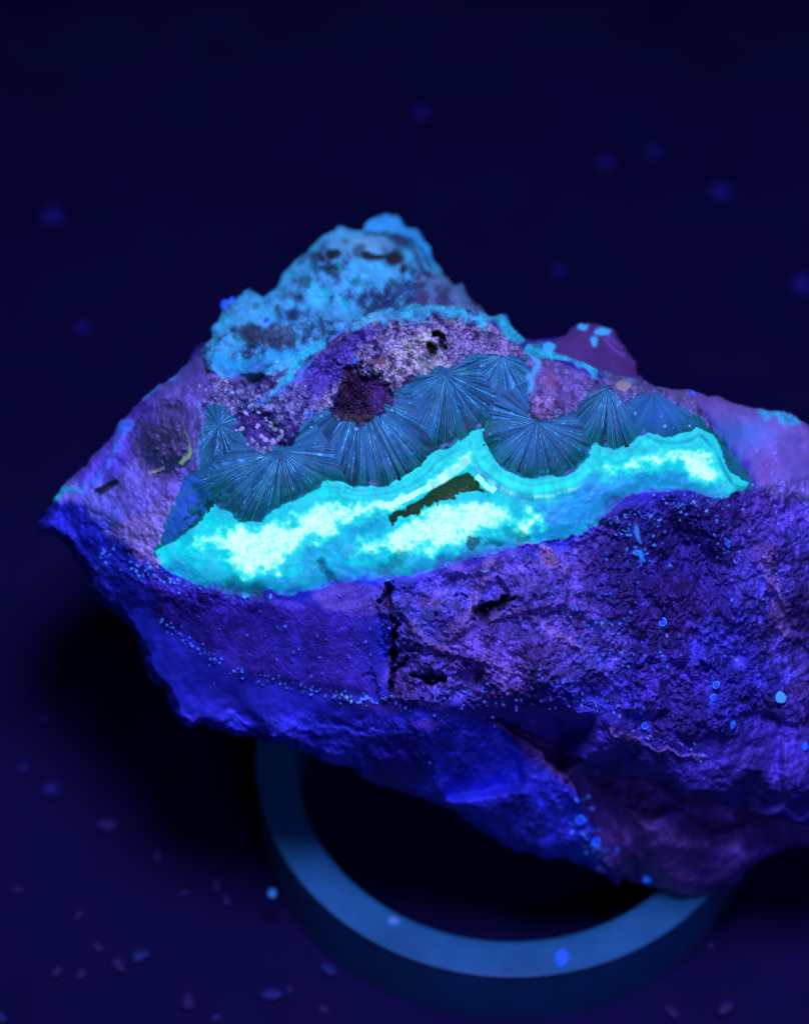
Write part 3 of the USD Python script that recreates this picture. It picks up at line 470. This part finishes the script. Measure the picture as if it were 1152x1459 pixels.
M_rock = vmat('rock', .50, .45, .35, 5200.0); M_crust = vmat('crust', .42, .5, .3, 6000.0); M_glow = vmat('fluorescent', .45, .35, .25, 5000.0); M_clear = vmat('clear_blades', .30, .18); M_sub = vmat('clear_crystal', .45, .12)
for k, name in names.items():
    sel = q & (reg[:-1, :-1] == k)
    if not sel.any(): continue
    a, b, c, d = idx[:-1, :-1][sel], idx[:-1, 1:][sel], idx[1:, 1:][sel], idx[1:, :-1][sel]
    f = np.concatenate([np.stack([a, d, c], -1), np.stack([a, c, b], -1)])
    u, inv = np.unique(f, return_inverse=True)
    mat = M_glow if k in (4, 5, 6, 10, 15) else M_sub if k == 3 else M_crust if k in (2, 8, 11, 16) else M_rock
    put(f'{SPEC}/{name}', pts.reshape(-1, 3)[u], inv.reshape(-1, 3), mat, ALB.reshape(-1, 3)[u], EMI.reshape(-1, 3)[u], nor.reshape(-1, 3)[u])

# ---- the body of the rock behind the skin, down to the ring
cs = 8; cxs, cys = np.arange(X0, X1, cs), np.arange(Y0, Y1, cs); CX, CY = np.meshgrid(cxs, cys)
cS = samp(S, CX, CY); cD = samp(ndi.maximum_filter(D, 9), CX, CY); cm = cS > 7
bt = 44 * np.sqrt(np.clip(cS / 190, 0, 1)) + 2 + 3 * fb(120, 91, 3, x=CX, y=CY)
front, back = P3(CX, CY, cD + 1.0), P3(CX, CY, cD + 2.0 + bt)
for p in (front, back): p[..., 2] = np.maximum(p[..., 2], (RING_H + .12) * MM)
hh, ww = CX.shape; ci = np.arange(hh * ww).reshape(hh, ww); cq = cm[:-1, :-1] & cm[1:, :-1] & cm[:-1, 1:] & cm[1:, 1:]
a, b, c, d = ci[:-1, :-1][cq], ci[:-1, 1:][cq], ci[1:, 1:][cq], ci[1:, :-1][cq]
ff = np.concatenate([np.stack([a, d, c], -1), np.stack([a, c, b], -1)])
e = np.concatenate([ff[:, [0, 1]], ff[:, [1, 2]], ff[:, [2, 0]]]); key = {tuple(x) for x in e.tolist()}
edg = np.array([x for x in key if (x[1], x[0]) not in key]); NB = hh * ww
side = np.concatenate([np.stack([edg[:, 1], edg[:, 0], edg[:, 0] + NB], -1), np.stack([edg[:, 1], edg[:, 0] + NB, edg[:, 1] + NB], -1)])
allf = np.concatenate([ff, ff[:, ::-1] + NB, side]); allv = np.concatenate([front.reshape(-1, 3), back.reshape(-1, 3)])
u, inv = np.unique(allf, return_inverse=True)
put(f'{SPEC}/rock_body', allv[u], inv.reshape(-1, 3), M_rock, body((56, 40, 150)), (0, 0, 0))

# ---- crystal sprays: every fan is a sheaf of thin blades
rs = random.Random(5)
NS = 18
def R_of(k, th, rmax, r0):
    a, b = FANS[k][:2]; r = np.arange(r0, rmax, 1.5); x, y = a + r * np.cos(th), b + r * np.sin(th)
    bad = (samp(fan, x, y) < 1) | (samp(fid.astype(float), x, y, 0) != k)
    bad[:max(1, int(4 / 1.5))] = False
    i = np.argmax(bad) if bad.any() else len(r) - 1
    return r[i]
SPAN = [(-12, 185, 170), (-35, 178, 140), (0, 180, 90), (-178, 182, 170), (30, 172, 110), None, (-8, 205, 120), (-90, 200, 60), None]
for k, spn in enumerate(SPAN):
    if spn is None: continue
    a, b, _, r0 = FANS[k]; t0, t1, n = spn; V, F, A, E = [], [], [], []
    th = np.radians(t0)
    lay = np.random.default_rng(300 + k).uniform(0, 1, 64)
    while th < np.radians(t1):
        wdeg = math.radians((t1 - t0) / n) * rs.choice([.6, .8, 1.2, 1.8, 2.6, 3.4]); thm = th + wdeg / 2; th += wdeg * rs.uniform(.6, .95)
        rin = r0 * rs.uniform(.8, 1.2) + (rs.uniform(0, 45) if rs.random() < .4 else 0)
        rout = R_of(k, thm, 190, max(rin, 3))
        if rout - rin < 10: continue
        if rs.random() < .45: rout = rin + (rout - rin) * rs.uniform(.35, .95)
        r = np.linspace(rin, rout - 1, NS); tone_ = rs.choice([.3, .5, .7, .8, .9, 1.0, 1.15, 1.4]); hi = rs.uniform(.02, .11)
        lead = rs.random() < .26
        if lead: wdeg = min(wdeg, rs.uniform(.9, 1.7) / max(rout, 40)); hi = .16; tone_ = 1.0
        off = rs.uniform(.2, .8); base = sum(len(v) for v in V); tint = rs.uniform(-.25, .25)
        for s_, (frac, lift) in enumerate(((0, -.06), (off, hi), (1, -.06))):
            t = thm + (frac - .5) * wdeg
            x, y = a + r * np.cos(t), b + r * np.sin(t)
            V.append(P3(x, y, samp(D, x, y) - lift * np.minimum(1, r / 22) * (1 - .6 * (np.arange(NS) / (NS - 1)) ** 3)))
            tl = np.exp(-(np.clip(-samp(band, x, y), 0, 70) / 25.0) ** 2.4)[:, None]
            seg = (.72 + .5 * lay[(r / 5).astype(int) % 64])[:, None] * np.array([rs.uniform(.75, 1.2) for _ in range(NS)])[:, None]
            arc = np.array([1.0 + (rs.uniform(.6, 2.0) if rs.random() < .09 else -.25 * (rs.random() < .15)) for _ in range(NS)])[:, None]
            near = np.clip(1 - (r - r0) / 75.0, 0, 1)[:, None]
            col = (lin((26, 86, 146)) * (1 - near) + lin((58, 126, 206)) * near) * (1 - tl) + lin((0, 82, 94)) * tl
            col = col * np.array([1, 1 + tint * .5, 1 + tint]) * tone_ * seg * arc
            if lead: col = (lin((92, 164, 226)) * (1 - tl) + lin((30, 146, 164)) * tl) * seg * rs.uniform(.3, 1.0) * np.array([[1.0] if rs.random() < .72 else [.35] for _ in range(NS)])
            if k == 0: col = col * np.clip(1.3 - .8 * (r - rin) / max(rout - rin, 1), .45, 1.3)[:, None]
            E.append(col * 1.05); A.append(np.array([.02, .08, .10]) * min(tone_, 1.2) * (1 - .5 * tl))
        for j in range(NS - 1):
            o, m_, w_ = base + j, base + NS + j, base + 2 * NS + j
            F += [(o, o + 1, m_ + 1), (o, m_ + 1, m_), (m_, m_ + 1, w_ + 1), (m_, w_ + 1, w_)]
    tag(put(f'{SPEC}/{num("crystal_spray")}', np.concatenate(V), F, M_clear, np.concatenate(A), np.concatenate(E)), kind='stuff')
# ---- blocky ends of the layered band, each a little prism
LINES = [([(548,724),(569,720),(590,709),(608,699),(634,684),(655,671),(671,657)], 11, 0), ([(676,680),(690,694),(703,704),(722,712),(745,716),(768,717),(790,713),(812,701),(828,690)], 10, 1)]
for line, wid, kk in LINES:
    L = LineString(line); s = 0
    while s < L.length - 4 and not (kk and s > 34):
        ln = rs.uniform(6, 15); p, p2 = L.interpolate(s), L.interpolate(min(s + ln, L.length)); s += ln + (.6 if kk == 0 else .15)
        t = np.array([p2.x - p.x, p2.y - p.y]); t /= np.linalg.norm(t) + 1e-9; nrm = np.array([t[1], -t[0]])      # towards the sprays
        w0, w1 = rs.uniform(-2.5, .5), rs.uniform(.55, 1.0) * wid
        q4 = [np.array([p.x, p.y]) + nrm * w0, np.array([p2.x, p2.y]) + nrm * (w0 + rs.uniform(-.5, .5)), np.array([p2.x, p2.y]) + nrm * w1, np.array([p.x, p.y]) + nrm * (w1 + rs.uniform(-1, 1))]
        c4 = np.mean(q4, 0); dep = float(samp(D, c4[0], c4[1])[0])
        top, bot = dep - rs.uniform(.15, .45), dep + .7
        v = [P3(*x_, top) for x_ in (np.array(q4) * .9 + c4 * .1)] + [P3(*x_, top + .12) for x_ in q4] + [P3(*x_, bot) for x_ in q4]
        f = [(0, 2, 1), (0, 3, 2)]
        for o in (0, 4):
            for j in range(4): n_ = (j + 1) % 4; f += [(o + j, o + n_, o + 4 + n_), (o + j, o + 4 + n_, o + 4 + j)]
        br = rs.random(); col = lin((150, 248, 240) if kk == 0 else (84, 238, 236)) * rs.uniform(.8, 1.0) if (br < .75 if kk == 0 else s < 36 and br < .9) else lin((0, 196, 218)) * rs.uniform(.9, 1.04)
        put(f'{SPEC}/{num("growth_block")}', v, f, M_glow, body((120, 180, 220)), col)

# ------------------------------------------------------------------ dust
def blob(seed, squash=(1, 1, .6)):
    m = trimesh.creation.icosphere(2, 1.0); v = np.array(m.vertices); r = np.random.default_rng(seed)
    w = r.normal(size=(6, 3)); v = v * (1 + .16 * np.sin(v @ w.T * 1.6 + r.uniform(0, 6, 6)).sum(1) / 2.4)[:, None] * np.array(squash)
    return v, np.array(m.faces)
M_dust = vmat('dust', .6, .3)
def dust(name, p, r, alb, emi, label, cat, group, seed, squash=(1, 1, .6)):
    v, f = blob(seed, squash); a = seed * 1.7; R = np.array([[math.cos(a), -math.sin(a), 0], [math.sin(a), math.cos(a), 0], [0, 0, 1]])
    v = v @ R.T * r; v = v + np.asarray(p) + ([0, 0, -v[:, 2].min()] if name == 'dust_speck' else 0)
    tag(put('/World/' + num(name), v * MM, f, M_dust, alb, emi), label, cat, group)
TAB = [(74,316,1.5,0),(1025,281,1.5,0),(601,166,1.2,0),(1143,414,1.4,0),(930,222,1.1,0),(120,470,.9,0),(795,390,.9,0),(690,640,.8,0),(862,235,1.0,0),
       (33,1096,.6,1),(73,1130,1.0,1),(152,1180,1.15,2),(225,1222,.6,2),(24,1270,.6,2),(308,1264,.6,2),(262,1275,.5,2),(322,1284,.6,2),(200,1365,.9,3),(168,1378,.8,2),(80,1388,.7,2),(140,1352,.6,2),(116,1390,.6,2),(468,1385,.8,3),(412,1411,.5,2),(388,1420,1.0,3),(268,1432,.9,2),(308,1452,.5,3),(2,1452,.6,3),(62,1026,.5,1),(1012,1350,.5,2),(1034,1440,.9,2),(958,1446,.8,2),(112,1306,.5,2),(460,1440,.5,2)]
WHERE = ['large pale blue blurred speck on the table left of the cyan knob', 'large violet-blue blurred speck at the upper right above the rosy crystal', 'faint blurred speck straight above the cyan knob near the top of the picture', 'blurred blue speck cut by the right edge high on the table', 'faint blurred speck on the upper right, between the top edge and the rosy crystal', 'faint blurred speck close to the left shoulder of the mineral', 'faint blurred speck just above the rosy crystal', '', 'second faint blurred speck on the upper right, nearer the middle',
 'small dim blue speck at the left edge below the mineral tip, upper of a pair', 'brighter violet-blue speck at the left edge below the mineral tip, lower of a pair', 'long pale violet crumb on the table between the left edge and the ring', 'dim violet crumb right of the long pale crumb', 'dim violet crumb at the far left edge, halfway down the ring', 'pinkish crumb just left of the ring wall, upper of three', 'tiny crumb just left of the ring wall, leftmost of three', 'tiny crumb just left of the ring wall, nearest the wall of three', 'bright bluish tuft at the lower left, right one of a pair', 'dim bluish tuft at the lower left, left one of a pair', 'dim violet crumb at the lower left, leftmost of its row', 'dim violet crumb at the lower left, above its row', 'dim violet crumb at the lower left, second of its row', 'blue tuft on the table just below the ring wall, left of its front', 'small pinkish crumb right of the blue fibre tuft at the bottom', 'long blue fibre tuft at the bottom below the left part of the ring', 'pink-violet crumb at the bottom edge left of the blue fibre tuft', 'small blue tuft at the bottom edge, between two crumbs', 'blue tuft cut by the bottom left corner', 'tiny dim speck left of the mineral, level with its lower facet', 'small violet crumb right of the ring, below the mineral tip', 'violet crumb in the bottom right corner, right of two', 'violet crumb in the bottom right corner, left of two', 'tiny dim crumb at the left, low on the table', 'tiny crumb at the bottom edge below the ring front']
for i, (x, y, r, k) in enumerate(TAB):
    if not WHERE[i]: continue
    p = on_plane(x, y, 0)
    c = [body((30, 24, 150)), body((34, 32, 150)), body((48, 34, 128)), body((32, 44, 150))][k] * (1.5 if k == 0 else 1)
    dust('dust_speck', p, r, np.clip(c * .5, 0, .9), (0, 0, .004), WHERE[i], 'dust', None, i, (1.2, .75, .5) if k in (2, 3) else (1, 1, .6))
# fluorescing droplets on the specimen: a pale ring round a deep blue bead
DOTS = [(826,1168,.5,1,'large ringed blue droplet at the edge of the shaded facet, upper of two'),(848,1198,.5,1,'large ringed blue droplet at the edge of the shaded facet, lower of two'),(922,1252,.58,0,'plain bright blue droplet near the lowest tip of the mineral'),(919,1034,.36,1,'small ringed blue droplet on the violet rock above the dark overhang'),(944,886,.40,1,'bright cyan ringed droplet in the middle of the dark grainy rock'),(1020,976,.36,1,'ringed blue droplet on the right rock face, upper of a close pair'),(1016,994,.34,1,'ringed blue droplet on the right rock face, lower of a close pair'),(1112,994,.6,2,'pale cyan oval bead near the right edge of the picture'),(1043,1032,.42,0,'flattened blue droplet below the close pair on the right rock face'),(1146,1064,.5,0,'blue droplet on the rock at the right picture edge'),(1035,774,.34,1,'cyan ringed droplet on the rock below the right end of the glowing band'),(441,592,.30,1,'deep blue ringed droplet left of the dark crystal cluster'),(505,514,.26,0,'bright blue bead on the granular crust above the dark cluster'),(380,457,.36,1,'small violet-blue droplet on the cyan knob'),(987,561,.36,0,'blue bead on the upper right edge of the specimen'),(320,434,.5,0,'blue bead at the left shoulder of the cyan knob, outermost of two'),(331,428,.45,0,'blue bead at the left shoulder of the cyan knob, inner of two'),(902,1250,.2,0,''),(1104,757,.3,0,'')]
for i, (x, y, r, k, lb) in enumerate(DOTS):
    if not lb: continue
    dd = float(samp(D, x, y)[0]); c = P3(x, y, np.float64(dd - r * .25)) / MM
    n_ = np.array([samp(nor[..., j], x, y)[0] for j in range(3)]); n_ = n_ * .5 - FW * .8; n_ /= np.linalg.norm(n_)
    t1 = np.cross(n_, [0, 0, 1.0]); t1 /= np.linalg.norm(t1); t2 = np.cross(n_, t1); B = np.stack([t1, t2, n_])
    path = '/World/' + num('droplet'); X = UsdGeom.Xform.Define(stage, path).GetPrim(); tag(X, lb, 'droplet', None)
    r = r * .8; v, f = blob(100 + i, (1, 1.15, .55)); v = v * r
    inner = {0: lin((12, 70, 214)), 1: lin((8, 34, 190)), 2: lin((54, 140, 210))}[k]
    put(path + '/bead', (v @ B + c) * MM, f, M_dust, body((30, 50, 200)), inner)
    if k == 1:
        tr = trimesh.creation.torus(r * 1.02, r * .17, major_sections=24, minor_sections=8); tv = np.array(tr.vertices) * [1, 1.15, 1]
        put(path + '/rim', (tv @ B + c + n_ * r * .15) * MM, np.array(tr.faces), M_dust, body((40, 90, 210)), lin((18, 88, 206)))
p = on_plane(800, 1366, RING_H + .2); tag(put('/World/' + num('lint_bead'), (blob(77, (1, 1.2, .7))[0] * .75 + p) * MM, blob(77)[1], M_dust, body((30, 60, 200)), lin((14, 66, 170))), 'blue bead of lint on the front seam of the ring', 'lint')
p = on_plane(388, 1272, RING_H - 3); tag(put('/World/' + num('lint_bead'), (blob(78, (1, 1.2, .7))[0] * .45 + p) * MM, blob(78)[1], M_dust, body((40, 90, 180)), lin((8, 50, 110))), 'tiny pale lint bead on the left outer wall of the ring', 'lint')
p = on_plane(560, 1312, RING_H + .1); tag(put('/World/' + num('lint_bead'), (blob(79, (1.2, 1, .6))[0] * .5 + p) * MM, blob(79)[1], M_dust, body((60, 90, 190)), lin((20, 60, 130))), 'small pale lint bead on the top face of the ring near the black hole', 'lint')
